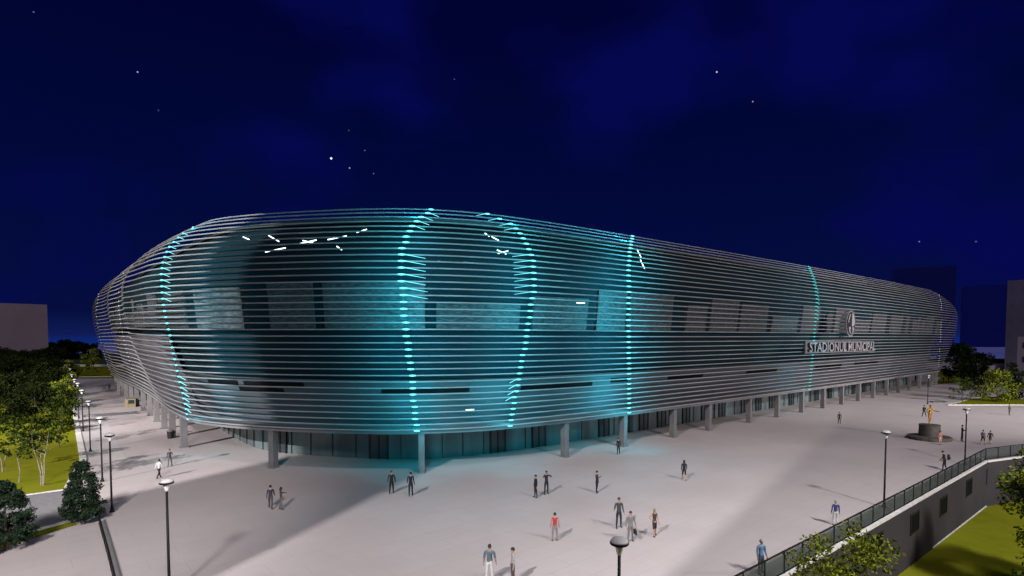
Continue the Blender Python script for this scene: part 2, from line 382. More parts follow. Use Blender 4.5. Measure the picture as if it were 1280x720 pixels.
for key, (pl, streaks, mname, ln) in LED.items():
    px = np.array(pl, float); mb = MB(); good = 0; prev = None; spill = []; hh0 = .078 if key < 6 else .055
    for k in range(NS):
        t = k/(NS-1); P = ipos(ii_vis, np.full(len(ii_vis), t)); q = proj(P)
        e = np.abs(q[:, 0]-np.interp(q[:, 1], px[:, 1], px[:, 0]))
        face = np.einsum('ij,ij->i', NR[np.round(ii_vis).astype(int) % NI], -P[:, :2]) > -8
        e[~face] = 1e9
        j = int(np.argmin(e))
        if e[j] > 6: continue
        if key in (6, 7, 8) and random.random() < .25: continue
        i0 = ii_vis[j]; y = q[j, 1]; a, b = i0-ln, i0+ln; dz = .0
        ext = 0
        for y0, y1, L in streaks:
            if y0 <= y <= y1: ext = L
        pieces = [(a, b, hh0, 0)] + ([(b, b+2*ext, .022, -.28)] if ext > 0 else [(a, a+2*ext, .022, -.28)] if ext < 0 else [])
        first = None
        for (s0, s1, hh, drop) in pieces:
            ss = np.linspace(s0, s1, 5); tt = np.full(5, t)
            A = ipos(ss, tt, .105); B = ipos(ss, tt, .17)
            far = np.linspace(0, 1, 5) if drop else np.zeros(5)
            V = []; taper = (1-.5*np.abs(np.linspace(-1, 1, 5))) if not drop else (1-.5*far)
            for q5 in range(5):
                for pt, sgn in ((A, -1), (B, -1), (B, 1), (A, 1)):
                    V.append((pt[q5, 0], pt[q5, 1], pt[q5, 2] + sgn*hh*taper[q5] + drop*far[q5]))
            fs = []
            for q5 in range(4):
                for c4 in range(4): fs.append((q5*4+c4, q5*4+(c4+1) % 4, (q5+1)*4+(c4+1) % 4, (q5+1)*4+c4))
            fs += [(0, 1, 2, 3), (19, 18, 17, 16)]
            k0 = len(mb.v); mb.add(V, fs)
            if drop: e0 = first+(16 if ext > 0 else 0); mb.f.append((e0, e0+1, k0+1, k0)); mb.m.append(1)
            else:
                first = k0
                if prev is not None: mb.f.append((prev+8+3, prev+8+2, k0+8+1, k0+8)); mb.m.append(1)
                prev = k0
        spill.append((ipos(np.array([i0]), np.array([t]), 0.0)[0], np.array([*NR[int(round(i0)) % NI], 0.0])))
        good += 1
    o = mb.build('light_strip', [M[mname], M['doorframe']], stad); SPILL[key] = spill

# tube lamps glimpsed between slats and inner skin
def surf_at(px, py, off):
    best = None
    ts = np.linspace(0, 1, 60); I, Tt = np.meshgrid(np.arange(-60, 300, .5), ts)
    P = ipos(I.ravel(), Tt.ravel(), off); q = proj(P); e = (q[:, 0]-px)**2+(q[:, 1]-py)**2
    return P[int(np.argmin(e))]
for (x0, y0, x1, y1) in ((303,295,312,298),(335,296,348,300),(331,314,357,309.5),(372,305.5,396,301),(378,301,392,306),(409,299,434,293),(446,290,460,287.5),(419,307.5,427,310.5),(584,286,590,287),(605,292,611,294.5),(614,297.5,622,301),(622,312,632,316.5),(545,328,551,329.5),(580,330,591,329),(796.5,313,801,323),(801,324,806,334),(720,378,730,378),(622,318,634,314),(583,511,591,513)):
    A = surf_at(x0, y0, -.7); B = surf_at(x1, y1, -.7)
    MB().tube([A, B], .042, 6).build('tube_lamp', M['tube'], stad)

# lettering and emblem on the right wing
def facade_frame(px, py, off):
    I, Tt = np.meshgrid(np.arange(100, 420, .5), np.linspace(.2, .95, 90))
    P = ipos(I.ravel(), Tt.ravel(), off); q = proj(P); e = (q[:, 0]-px)**2+(q[:, 1]-py)**2; j = int(np.argmin(e))
    return P[j], float(I.ravel()[j]), float(Tt.ravel()[j])
pA, iA, tA = facade_frame(1005, 435, .35); pB, iB, tB = facade_frame(1091, 432.5, .35)
tb = (tA+tB)/2
zc = float(ipos((iA+iB)/2, tb)[2]); off = .55
ii = np.linspace(iA, iB, 30); base = ipos(ii, np.full(30, tb), off)
hgt = 1.85
V = [];
for p, n in zip(base, NR[np.round(ii).astype(int) % NI]):
    for o, z in ((0, -hgt/2), (0, hgt/2), (-.15, hgt/2), (-.15, -hgt/2)): V.append((p[0]+n[0]*o, p[1]+n[1]*o, zc+z))
fs = [(a*4+c, (a+1)*4+c, (a+1)*4+(c+1) % 4, a*4+(c+1) % 4) for a in range(29) for c in range(4)] + [(3, 2, 1, 0), (116, 117, 118, 119)]
mb = MB(); mb.add(V, fs); board = mb.build('sign_board', M['sign'], stad)
def text_mesh(txt, size, extr):
    cu = bpy.data.curves.new('t', 'FONT'); cu.body = txt; cu.size = size; cu.extrude = extr; cu.align_x = 'LEFT'; cu.resolution_u = 3
    cu.offset = .02
    o = bpy.data.objects.new('t', cu); COL.objects.link(o)
    dg = bpy.context.evaluated_depsgraph_get(); dg.update()
    me = bpy.data.meshes.new_from_object(o.evaluated_get(dg)); bpy.data.objects.remove(o); bpy.data.curves.remove(cu)
    return me
me = text_mesh('STADIONUL MUNICIPAL', 2.3, .16)
co = np.zeros(len(me.vertices)*3); me.vertices.foreach_get('co', co); co = co.reshape(-1, 3)
wid = co[:, 0].max()-co[:, 0].min(); L = np.linalg.norm(base[-1]-base[0])*.965
sx = (co[:, 0]-co[:, 0].min())/wid*.965+.0175
iit = iA+(iB-iA)*sx
outw = co[:, 2]+.22
Pn = ipos(iit, np.full(len(iit), tb), 0.0); nrm = NR[np.round(iit).astype(int) % NI]
new = np.c_[Pn[:, :2]+nrm*(off+outw)[:, None], zc-.72+(co[:, 1]-co[:, 1].min())*1.44/(co[:, 1].max()-co[:, 1].min())]
me.vertices.foreach_set('co', new.ravel()); me.update()
me.materials.clear(); me.materials.append(M['letter']); me.materials.append(M['letter_side'])
for p in me.polygons:
    nz = NR[int(round((iA+iB)/2)) % NI]
    p.material_index = 0 if abs(p.normal.x*nz[0]+p.normal.y*nz[1]) > .8 else 1
let = bpy.data.objects.new('lettering', me); COL.objects.link(let); let.parent = board

pE, iE, tE = facade_frame(1058.5, 405, .5)
nE = Vector((*NR[int(round(iE)) % NI], 0)); sE = Vector((-nE.y, nE.x, 0)); cE = Vector(pE)+nE*.45
def emb(poly, z0, z1, name, m, parent):
    mb = MB(); n = len(poly); V = []
    for z in (z0, z1):
        for a, b in poly: V.append(cE+sE*a+Vector((0, 0, b))+nE*z)
    mb.add(V, [tuple(range(n)), tuple(range(2*n-1, n-1, -1))]+[(i, (i+1) % n, n+(i+1) % n, n+i) for i in range(n)])
    return mb.build(name, m, parent)
ER = 2.1
cir = [(ER*math.cos(a), ER*math.sin(a)) for a in np.linspace(0, 2*math.pi, 40)[:-1]]
M['emblem_pale'] = noisy('emblem_grey', (.16, .155, .16), (.12, .115, .12), 1.5, .6)
eo = emb(cir, 0, .15, 'emblem', M['emblem_pale'], stad)
emb([(x*.90, y*.90) for x, y in cir], .155, .2, 'emblem_field', M['emblem_dark'], eo)
emb([(.1, -.35), (.45, -.5), (1.35, -.2), (1.45, .6), (.9, 1.5), (.25, 1.72), (.2, .9)], .205, .26, 'emblem_wing', M['letter'], eo)
emb([(-1.2, -.75), (-.7, -.45), (0, -.9), (.7, -.5), (1.2, -.8), (.75, -1.45), (0, -1.72), (-.75, -1.5)], .205, .26, 'emblem_wave', M['letter'], eo)
emb([(x*.22-.05, y*.22-1.12) for x, y in cir[::3]], .265, .30, 'emblem_ball', M['emblem_dark'], eo)
emb([(-1.5, .2), (-1.25, .1), (-.9, .9), (-.35, 1.55), (-.6, 1.6), (-1.2, 1.0)], .205, .26, 'emblem_leaf', M['letter'], eo)

# ------------------------------------------------------------------ ground, plaza, retaining wall
ZL = -4.5
nA = np.array(at(983, 720)); nB = np.array(at(1233, 577)); nd = (nB-nA)/np.linalg.norm(nB-nA)
W1 = nB + nd*.3; W0 = nA - nd*150
w2 = np.array(at(1280, 570.5)); wd = (w2-W1)/np.linalg.norm(w2-W1); W2 = W1 + wd*400
up = [tuple(W0), tuple(W1), tuple(W2), (3500, 900), (3500, 4000), (-3500, 4000), (-3500, W0[1]-20)]
sheet('ground', up, -.06, M['ground'])
sheet('lower_ground', [tuple(W0), tuple(W1), tuple(W2), (900, -300), (-300, -300)], ZL-.02, M['ground'])
tl, tl2 = np.array(at(104, 575)), np.array(at(85.5, 474))
ld = (tl2-tl)/np.linalg.norm(tl2-tl)
pA_ = at(85, 611)
plaza_poly = [tuple(W0+nd*100), tuple(W1), tuple(W1+wd*160), (330, 150), (330, 330), (-60, 330), tuple(tl2+np.array([18, 60])), tuple(tl2), tuple(tl), at(88, 640), at(90, 655), at(30, 675), at(-60, 700), (-60, 0)]
sheet('plaza', plaza_poly, 0.0, M['plaza'])
# side road at left between the lawn and the bottom paving
sheet('side_path', [at(85, 611), at(88, 650), at(30, 667), at(-200, 706), at(-200, 640), at(27, 619)], -.02, M['asphalt'])
def strip(name, pts, w, z0, h, m, **kw):
    mb = MB(); pts = [np.array(p, float) for p in pts]; V = []
    for k, p in enumerate(pts):
        d = pts[min(k+1, len(pts)-1)]-pts[max(k-1, 0)]; d /= np.linalg.norm(d); n = np.array([-d[1], d[0]])
        for o, z in ((-w/2, z0), (-w/2, z0+h), (w/2, z0+h), (w/2, z0)): V.append((*(p+n*o), z))
    n = len(pts); fs = [(a*4+c, a*4+(c+1) % 4, (a+1)*4+(c+1) % 4, (a+1)*4+c) for a in range(n-1) for c in range(4)]
    fs += [(3, 2, 1, 0), tuple((n-1)*4+c for c in range(4))]
    mb.add(V, fs); return tag(mb.build(name, m), **kw)
strip('kerb', [at(85, 611), tuple(tl), tuple(tl2)], .55, -.06, .16, M['kerb'], label='long pale kerb between left lawn and lamp lined path', cat='kerb')
strip('kerb', [at(83, 471.5), at(140, 471.0)], .6, -.06, .2, M['kerb'], label='pale kerb across the far end of the lamp lined path', cat='kerb')
strip('kerb', [at(-60, 694), at(30, 667.5), at(92, 651)], .28, -.06, .16, M['kerb'], label='short pale kerb beside dark conifers at lower left', cat='kerb')
strip('kerb', [at(-10, 628), at(27, 619.5), at(85, 611.5)], .18, -.06, .1, M['kerb'], label='thin kerb along the near end of the left lawn', cat='kerb')
# lawns
def lawn(poly, z): return sheet('lawn', poly, z, M['lawn'])
lawn([at(84.5, 611.5), tuple(tl-np.array([.3, 0])), tuple(tl2-np.array([.3, 0])), tuple(tl2+np.array([-60, 10])), (-220, 170), (-150, 60), at(-150, 640), at(27, 619.8)], .02)
lawn([at(-60, 697), at(30, 668.8), at(92, 652.2), at(96, 656), at(30, 677), at(-60, 705)], .03)
lawn([(tl2[0]-60, tl2[1]+3), (tl2[0]+30, tl2[1]+3.5), (tl2[0]+60, tl2[1]+110), (-180, 300), (-260, 200)], .03)
isl = [at(1184, 506.5), at(1200, 503), at(1215, 498.5), at(1232, 496.5), at(1252, 496.5), at(1275, 499), at(1310, 503), at(1330, 506.5), at(1280, 506.5)]
lawn(isl, .10)
strip('kerb', isl+[isl[0]], .35, -.02, .14, M['kerb'], label='curved kerb rimming the planted island at far right', cat='kerb')
sheet('verge', [at(1166, 481.5), at(1176, 472), at(1150, 466), at(1230, 462), at(1245, 470), at(1215, 476)], .02, M['lawn'])
sheet('verge', [at(1262, 486), at(1266, 478), at(1300, 476), at(1330, 486)], .03, M['lawn'])
# paved wedge at right of the island, in a paler stone
sheet('footpath', [at(1152, 503), at(1190, 494), at(1225, 488), at(1225, 493), at(1205, 500), at(1180, 506.5)], .008, M['path'])
sheet('footpath', [tuple(tl+np.array([.3, 0])), tuple(tl2+np.array([.3, 0])), tuple(tl2+np.array([5.5, 0])), tuple(tl+np.array([4.2, 0]))], .006, M['path'])
# far water
sheet('water', [(150, 400), (3300, 400), (3300, 3800), (150, 3800)], -.02, M['water'])
sheet('water', [(-3300, 600), (-160, 600), (-160, 3800), (-3300, 3800)], -.02, M['water'])

# retaining wall with windows, coping
rw = empty('retaining_wall', (*W1, 0), label='dark rendered retaining wall with small windows below the glass railing', cat='wall')
def wallseg(a, b, name, m, z0, z1, th, par, out=0.0):
    a = np.array(a); b = np.array(b); d = (b-a)/np.linalg.norm(b-a); n = np.array([d[1], -d[0]])
    poly = [a+n*out, b+n*out, b+n*(out-th), a+n*(out-th)]
    mb = MB(); mb.prism([tuple(p-W1) for p in poly], z0, z1); return mb.build(name, m, par)
wallseg(W0, W1, 'wall_face', M['wall'], ZL-.1, -.12, .5, rw)
wallseg(W1, W2, 'wall_face', M['wall'], ZL-.1, -.12, .5, rw)
wallseg(W0, W1, 'coping', M['kerb'], -.12, .06, .30, rw, .04)
wallseg(W1+wd*.1, W2, 'coping', M['kerb'], -.12, .058, .30, rw, .04)
wn = np.array([nd[1], -nd[0]])
for (x, y) in ((1096, 682), (1143, 653), (1179, 632), (1211, 609), (1236, 594)):
    # intersection of the view ray with the wall plane
    a = (x-640)/F; b = (PY0-y)/F; d = np.array([a, cpi+b*spi, -spi+b*cpi])
    s = (W1@wn)/(d[:2]@wn); p = d*s; p[2] += CH
    rz = math.atan2(nd[1], nd[0]); c = (p[0]-W1[0]+wn[0]*.0, p[1]-W1[1]+wn[1]*.0)
    fr = MB()
    for q, sz in (((-.95, 0), (.1, .12, 1.5)), ((.95, 0), (.1, .12, 1.5))):
        fr.box((c[0]+nd[0]*q[0], c[1]+nd[1]*q[0], p[2]), sz, rz)
    for zz in (-.70, .70): fr.box((c[0], c[1], p[2]+zz), (1.8, .12, .1), rz)
    w = fr.build('window', M['doorframe'], rw)
    MB().box((c[0]+wn[0]*.012, c[1]+wn[1]*.012, p[2]), (1.8, .03, 1.3), rz).build('pane', M['window_dark'], w)
strip('kerb', [tuple(np.array(at(1117, 720, ZL))-nd*60), at(1117, 720, ZL), at(1239, 627, ZL), tuple(np.array(at(1239, 627, ZL))+nd*6)], .3, ZL-.05, .17, M['kerb'], label='white kerb at foot of retaining wall beside lower lawn', cat='kerb')
k0 = np.array(at(1117, 720, ZL)); k1 = np.array(at(1239, 627, ZL)); kn = wn*.2
lawn([tuple(k0-nd*60+kn), tuple(k0+kn), tuple(k1+kn), tuple(k1+nd*6+kn), tuple(k1+nd*6+wn*60), tuple(k0-nd*60+wn*60)], ZL+.05)
sheet('side_path', [tuple(k0-nd*60), tuple(k1+nd*6), tuple(W1+wn*.0), tuple(W0)], ZL+.01, M['asphalt'])

# glass railings
def railing(pts, hgt, label, gap=2.0, z=0.1):
    p0 = pts[0]; root = empty('glass_railing', (*p0, 0), label=label, cat='railing', group='glass railings along the plaza edge')
    gl = MB(); tr = MB(); npost = 0
    for a, b in zip(pts[:-1], pts[1:]):
        a = np.array(a)-p0; b = np.array(b)-p0; L = np.linalg.norm(b-a); d = (b-a)/L; rz = math.atan2(d[1], d[0])
        n = max(1, int(round(L/gap)))
        c = (a+b)/2
        tr.box((c[0], c[1], z+hgt+.03), (L+.05, .07, .06), rz); tr.box((c[0], c[1], z+.06), (L, .05, .06), rz)
        for k in range(n):
            m = a+d*(k+.5)*L/n; gl.box((m[0], m[1], z+.1+hgt/2-.05), (L/n-.1, .02, hgt-.18), rz)
        for k in range(n+1):
            if npost < 60:
                m = a+d*k*L/n; MB().box((m[0], m[1], z+hgt/2), (.06, .06, hgt), rz).build('post', M['black_metal'], root); npost += 1
    gl.build('glass_panel', M['glass'], root); tr.build('top_rail', M['black_metal'], root)
railing([nA-nd*6-wn*.12, W1-wn*.12-wd*0, W1-wn*.12+wd*30], 1.08, 'long dark glass railing on the wall top at lower right')
railing([np.array(at(124, 655)), np.array(at(136, 700)), np.array(at(146, 742))], .5, 'short glass railing at lower left near a conifer', 1.6, 0.0)

# low wall across the left path
strip('low_wall', [at(103, 521.5), at(138, 519.3), at(172, 516.8)], .8, 0, .35, M['slab'], label='low grey wall crossing the lamp lined path', cat='wall')
# kiosk box and bin under the left canopy
q = at(163, 509)
k = empty('kiosk', (*q, 0), .9, label='small yellowish kiosk under the left edge of stadium', cat='kiosk')
k.scale = (.62, .62, .8)
MB().box((0, 0, 1.0), (2.2, 1.6, 2.0)).build('cabin', noisy('kiosk_paint', (.30, .25, .15), (.22, .18, .11), 2, .7), k, bevel=.04)
MB().box((0, 0, 2.07), (2.6, 2.0, .14)).build('roof', M['slab'], k); MB().box((0, -.82, 1.25), (1.5, .06, .8)).build('window', M['doorglass'], k)
q = at(213, 548)
b = empty('litter_bin', (*q, 0), label='dark litter bin beside column under left stadium corner', cat='bin')
MB().lathe([(.28, 0), (.32, .1), (.34, .85), (.36, .87)], 14).build('drum', M['doorframe'], b); MB().lathe([(.36, .87), (.37, .95), (.2, 1.05)], 14).build('lid', M['slab'], b)
q = at(1173, 503)
MBm = MB(); MBm.box((0, 0, .22), (3.2, .8, .08)); MBm.box((-1.2, 0, .09), (.2, .7, .18)); MBm.box((1.2, 0, .09), (.2, .7, .18))
o = MBm.build('bench', M['stone'], loc=(*q, 0)); tag(o, 'low dark stone bench near the far right lamp', 'bench')

# ------------------------------------------------------------------ street lamps
def make_lamp():
    r = empty('street_lamp', (0, 0, 0))
    m = MB(); m.tube([(0, 0, 0), (0, 0, .8), (0, 0, 4.85)], [.07, .062, .05], 10); m.build('pole', M['black_metal'], r, True)
    m = MB(); m.lathe([(.16, 0), (.16, .05), (.11, .12), (.09, .3)], 12); m.build('foot', M['black_metal'], r)
    m = MB(); m.lathe([(.065, 4.84), (.08, 4.88), (.12, 5.04), (.15, 5.14)], 16); m.build('collar', M['lamp_collar'], r, True)
    s = MB(); s.lathe([(.15, 5.14), (.28, 5.17), (.305, 5.21), (.30, 5.245)], 20); s.build('rim', M['black_metal'], r)
    s = MB(); s.lathe([(.29, 5.247), (.275, 5.30), (.22, 5.36), (.13, 5.395), (.03, 5.41)], 20); s.build('shade', M['lamp_dome'], r, True)
    return r
lamp_px = [((212, 746), 'dark disc headed lamp post tall at lower left, in front of two walkers'), ((772.5, 881), 'dark disc headed lamp post at bottom centre beside the man with a bag'),
 ((140, 640), 'dark lamp post beside the bushy conifer, nearest of the path row'), ((128, 602), 'dark lamp post on the left path, second from the conifer'),
 ((113, 564), 'dark lamp post on the left path, third from the conifer'), ((104, 539), 'dark lamp post just in front of the low path wall'),
 ((98.6, 523), 'dark lamp post just beside the end of the low path wall'), ((94.4, 514), 'dark lamp post just beyond the low path wall'),
 ((91, 503), 'small lamp post on left path, second beyond the low wall'), ((88.5, 489), 'farthest small lamp post at the far end of the left path'),
 ((1105, 634), 'dark lamp post by the glass railing near the blue sweater man'), ((1206, 581), 'dark lamp post by the railing near the backpack walker'), ((1159.5, 505), 'small dark lamp post behind the golden statue')]
proto = make_lamp()
for j, (p, lab) in enumerate(lamp_px):
    o = proto if j == 0 else copy_tree(proto)
    o.location = (*at(*p), 0); tag(o, lab, 'street lamp', 'street lamps on the plaza')
    if j == 0: continue

# ------------------------------------------------------------------ statue
# (figure is made with the people generator below)

# ------------------------------------------------------------------ people
def skel(p):
    """joints of a figure facing -Y, 1.75 m tall; p holds the pose in degrees"""
    J = []; E = []
    def add(pos, r, reg, par=None):
        J.append((Vector(pos), r, reg))
        if par is not None: E.append((par, len(J)-1))
        return len(J)-1
    lean = p.get('lean', 0); bulk = p.get('bulk', 1.0)
    def L(z, y=0.0, x=0.0): return (x, y-math.sin(R(lean))*(z-.95), .95+(z-.95)*math.cos(R(lean)))
    pel = add(L(.96), (.150*bulk, .105*bulk), 'bottom')
    wa = add(L(1.10), (.130*bulk, .095*bulk), 'top', pel); ch = add(L(1.30, .01), (.165*bulk, .11*bulk), 'top', wa)
    st = add(L(1.43, .01), (.12*bulk, .085*bulk), 'top', ch); nk = add(L(1.50, .0), (.055, .055), 'skin', st)
    h1 = add(L(1.57, -.015), (.070, .082), 'skin', nk); h2 = add(L(1.655, -.015), (.078, .098), 'skin', h1); h3 = add(L(1.735, -.005), (.055, .068), 'skin', h2)
    nose = add(L(1.625, -.125), (.014, .014), 'skin', h2)
    def rot(v, ax, deg): return Matrix.Rotation(R(deg), 3, ax) @ v
    for s, key in ((-1, 'L'), (1, 'R')):
        sw, ab, el, ins = p.get('arm'+key, (0, 8, 12, 0))
        sh = add(L(1.415, .01, s*.185*bulk), (.062*bulk, .062*bulk), 'top', st)
        v = rot(rot(Vector((0, 0, -1)), 'X', -sw), 'Y', -s*ab)
        e = J[sh][0]+v*.29; ei = add(e, (.047*bulk, .047*bulk), 'sleeve', sh)
        v2 = rot(rot(rot(Vector((0, 0, -1)), 'X', -sw-el), 'Y', -s*ab), 'Z', s*ins*-1)
        w = e+v2*.25; wi = add(w, (.032, .032), 'sleeve' if p.get('long', True) else 'skin', ei)
        hnd = w+v2*.07; hi = add(hnd, (.036, .022), 'skin', wi)
        side = v2.cross(Vector((1, 0, 0))).normalized() if abs(v2.x) < .9 else Vector((0, 1, 0))
        for q in range(4):
            f1 = hnd+v2*.035+side*(q-1.5)*.02; a1 = add(f1, (.010, .010), 'skin', hi); add(f1+v2*(.055-.006*abs(q-1.2))+Vector((-s*.012, 0, 0)), (.008, .008), 'skin', a1)
        tb_ = add(w+v2*.05+side*-.04, (.011, .011), 'skin', hi); add(w+v2*.085+side*-.055, (.009, .009), 'skin', tb_)
        th, kn_, ab2 = p.get('leg'+key, (0, 0, 3))
        hp = add(L(.90, 0, s*.09), (.098*bulk, .10*bulk), 'bottom', pel)
        v = rot(rot(Vector((0, 0, -1)), 'X', -th), 'Y', -s*ab2)
        kp = J[hp][0]+v*.42; ki = add(kp, (.064, .066), 'bottom', hp)
        v2 = rot(rot(Vector((0, 0, -1)), 'X', -th+kn_), 'Y', -s*ab2*.6)
        ap = kp+v2*.41; mid = add((kp+ap)/2+Vector((0, .012, 0)), (.056, .060), 'calf', ki); ai = add(ap, (.042, .045), 'calf', mid)
        hl = add(ap+Vector((0, .03, -.035)), (.042, .042), 'shoe', ai); toe = add(ap+Vector((s*.025, -.15, -.045)), (.040, .028), 'shoe', hl)
    return J, E
REG = ['skin', 'top', 'sleeve', 'bottom', 'calf', 'shoe']
_cache = {}
def body_mesh(key, p):
    if key in _cache: return _cache[key]
    J, E = skel(p)
    me = bpy.data.meshes.new('b'); me.from_pydata([j[0] for j in J], E, []); o = bpy.data.objects.new('b', me); COL.objects.link(o)
    sk = o.modifiers.new('s', 'SKIN'); sk.use_smooth_shade = True; sk.branch_smoothing = .3
    me.skin_vertices  # layer made by the modifier
    for j, v in zip(J, me.skin_vertices[0].data): v.radius = j[1]; v.use_root = False
    me.skin_vertices[0].data[0].use_root = True
    ss = o.modifiers.new('u', 'SUBSURF'); ss.levels = 1; ss.render_levels = 1
    dg = bpy.context.evaluated_depsgraph_get(); dg.update()
    out = bpy.data.meshes.new_from_object(o.evaluated_get(dg)); bpy.data.objects.remove(o); bpy.data.meshes.remove(me)
    # region per face from the nearest bone
    A = np.array([J[a][0] for a, b in E]); B = np.array([J[b][0] for a, b in E]); reg = [J[b][2] for a, b in E]
    idxs = []
    for f in out.polygons:
        c = np.array(f.center); d = B-A; t = np.clip(((c-A)*d).sum(1)/np.maximum((d*d).sum(1), 1e-9), 0, 1)
        dist = np.linalg.norm(A+d*t[:, None]-c, axis=1); k = int(np.argmin(dist)); r = reg[k]
        if r == 'skin' and c[2] < 1.47 and c[2] > 1.0 and abs(c[0]) < .16: r = 'top'
        if r == 'bottom' and c[2] > p.get('waist', 1.0): r = 'top'
        idxs.append(REG.index(r))
    zmin = min(v.co.z for v in out.vertices)
    for v in out.vertices: v.co.z -= zmin
    out['dz'] = zmin
    _cache[key] = (out, idxs, J, zmin); return _cache[key]
def hair_mesh(J, style):
    h = [j[0] for j in J if j[2] == 'skin'][2]; mb = MB(); V = []; fs = []
    n, mrow = 12, 6
    for r in range(mrow+1):
        ph = math.pi*.56*r/mrow
        for k in range(n):
            th = 2*math.pi*k/n; front = -math.sin(th)
            z = math.cos(ph)*.118; rr = math.sin(ph)
            if r == mrow: z += .05*max(front, 0)-.02*max(-front, 0)
            if style == 'long' and r == mrow and front < .2: z -= .17
            V.append((h.x+rr*math.cos(th)*.092, h.y+.012+rr*math.sin(th)*.112, h.z+.015+z))
    for r in range(mrow):
        for k in range(n): fs.append((r*n+k, (r+1)*n+k, (r+1)*n+(k+1) % n, r*n+(k+1) % n))
    fs.append(tuple(range(n-1, -1, -1))); mb.add(V, fs); return mb
_cm = {}
def cloth(c):
    if c not in _cm: _cm[c] = noisy('cloth', c, tuple(v*.75 for v in c), 14, 0.85)
    return _cm[c]
def person(px, py, hpx, face, pose, label, top, bottom, sleeve=None, calf=None, shoe=None, hair='hair', style='short', group=None, scale=None, figure_mat=None, z=0.0, cat='person', name='person'):
    key = str(sorted(pose.items())); me, idxs, J, zmin = body_mesh(key, pose)
    x, y = at(px, py, z); me2 = me.copy()
    if figure_mat: mats = [figure_mat]*6
    else:
        T = cloth(top); Bm = cloth(bottom)
        mats = [M['skin'], T, T if sleeve is None else (M['skin'] if sleeve == 'skin' else cloth(sleeve)), Bm, Bm if calf is None else (M['skin'] if calf == 'skin' else cloth(calf)), M['shoe'] if shoe is None else cloth(shoe)]
    me2.materials.clear()
    for m in mats: me2.materials.append(m)
    me2.polygons.foreach_set('material_index', idxs); me2.polygons.foreach_set('use_smooth', [True]*len(idxs))
    o = bpy.data.objects.new(name, me2); COL.objects.link(o)
    o.location = (x, y, z+.004); o.rotation_euler = (0, 0, R(face)); s = scale or 1.0
    if hpx:
        s = hpx/F*math.hypot(y, 0)/1.77
        s = min(max(s, .88), 1.12)
    o.scale = (s, s, s)
    if label: tag(o, label, cat, group)
    hm = hair_mesh(J, style).build('hair', figure_mat or M[hair], o, True); hm.location = (0, 0, -zmin)
    return o
STAND = dict(armL=(2, 9, 10, 0), armR=(-3, 8, 14, 0), legL=(2, 2, 4), legR=(-2, 3, 5))
WALK = dict(armL=(22, 8, 18, 0), armR=(-24, 8, 12, 0), legL=(-20, 14, 2), legR=(24, 8, 2), lean=3)
WALK2 = dict(armL=(-18, 8, 22, 0), armR=(20, 8, 20, 0), legL=(18, 6, 2), legR=(-15, 22, 2), lean=2)
PHONE = dict(armL=(25, 6, 105, 25), armR=(0, 9, 8, 0), legL=(3, 3, 4), legR=(-3, 3, 5))
HEADS = dict(armL=(55, 60, 120, 60), armR=(50, 65, 125, 60), legL=(3, 2, 5), legR=(-4, 4, 5))
GESTL = dict(armL=(38, 34, 40, -20), armR=(0, 10, 20, 0), legL=(4, 3, 5), legR=(-4, 4, 6))
GEST = dict(armL=(0, 10, 20, 0), armR=(38, 34, 40, -20), legL=(4, 3, 5), legR=(-4, 4, 6))
HIP = dict(armL=(-20, 42, 75, 80), armR=(4, 8, 16, 0), legL=(12, 4, 5), legR=(-8, 5, 7), waist=.9)
SUIT = dict(armL=(4, 11, 14, 0), armR=(2, 10, 16, 0), legL=(5, 3, 5), legR=(-4, 3, 5), bulk=1.1, waist=.86)
LEAN = dict(armL=(12, 6, 22, 5), armR=(-8, 6, 30, 5), legL=(-4, 8, 4), legR=(16, 14, 4), lean=12, bulk=1.08)
SHIRT = dict(STAND, long=False); SHIRTW = dict(WALK, long=False)
blk = (.012, .011, .014); nav = (.012, .016, .035); chl = (.03, .031, .036); gry = (.14, .135, .135)
person(199, 598, 25, 170, WALK, 'walker in white top and black trousers on the left plaza', (.55, .52, .50), blk, group=None)
person(212.5, 583, 22, 10, GEST, 'person in dark grey jacket by the left columns', (.05, .048, .05), (.10, .09, .09))
person(338.5, 636, 31, 200, WALK, 'walker in dark patterned top, taller of the pair at left centre', (.045, .045, .06), (.09, .085, .10))
person(351.5, 637, 28, 120, GEST, 'shorter walker in olive brown top of the pair at left centre', (.085, .07, .05), (.16, .15, .15), style='long')
person(489.5, 617, 29, 20, SUIT, 'man in black suit and white shirt facing forward near the front column', blk, blk)
person(513.5, 620, 31, 190, WALK2, 'man in dark navy suit walking beside the front column', nav, nav)
person(669.5, 622, 29, -70, STAND, 'person in black clothes standing beside one with raised hands', blk, blk)
person(683, 618, 30, 20, HEADS, 'man in dark navy holding both hands up to his head', nav, blk)
person(746, 616, 28, 60, PHONE, 'slim person in dark grey standing alone at centre', chl, blk)
person(773, 568, 21, 200, STAND, 'small dark figure standing near the teal lit column', blk, blk)
person(855, 600, 26, 170, WALK, 'woman in black coat and skirt walking alone right of centre', blk, blk, calf='skin', style='long')
person(693.5, 676, 36, 175, SHIRT, 'person in red shirt and grey trousers', (.42, .035, .05), (.23, .21, .21), sleeve='skin')
person(773.5, 660, 39, 10, GESTL, 'man in dark grey shirt with one arm held out', (.045, .05, .055), (.02, .024, .03))
pbag = person(788, 677, 39, 10, SUIT, 'man in light grey suit carrying a black bag', (.17, .165, .165), (.15, .145, .145))
person(818, 670, 35, 25, HIP, 'woman in dark top and short skirt with hand on hip', (.045, .035, .032), (.03, .022, .02), sleeve='skin', calf='skin', hair='hair_fair', style='long')
person(612, 727, 48, 175, dict(SHIRT, bulk=1.15), 'broad man in blue grey shirt and white trousers at bottom edge', (.10, .14, .17), (.62, .62, .58), hair='hair')
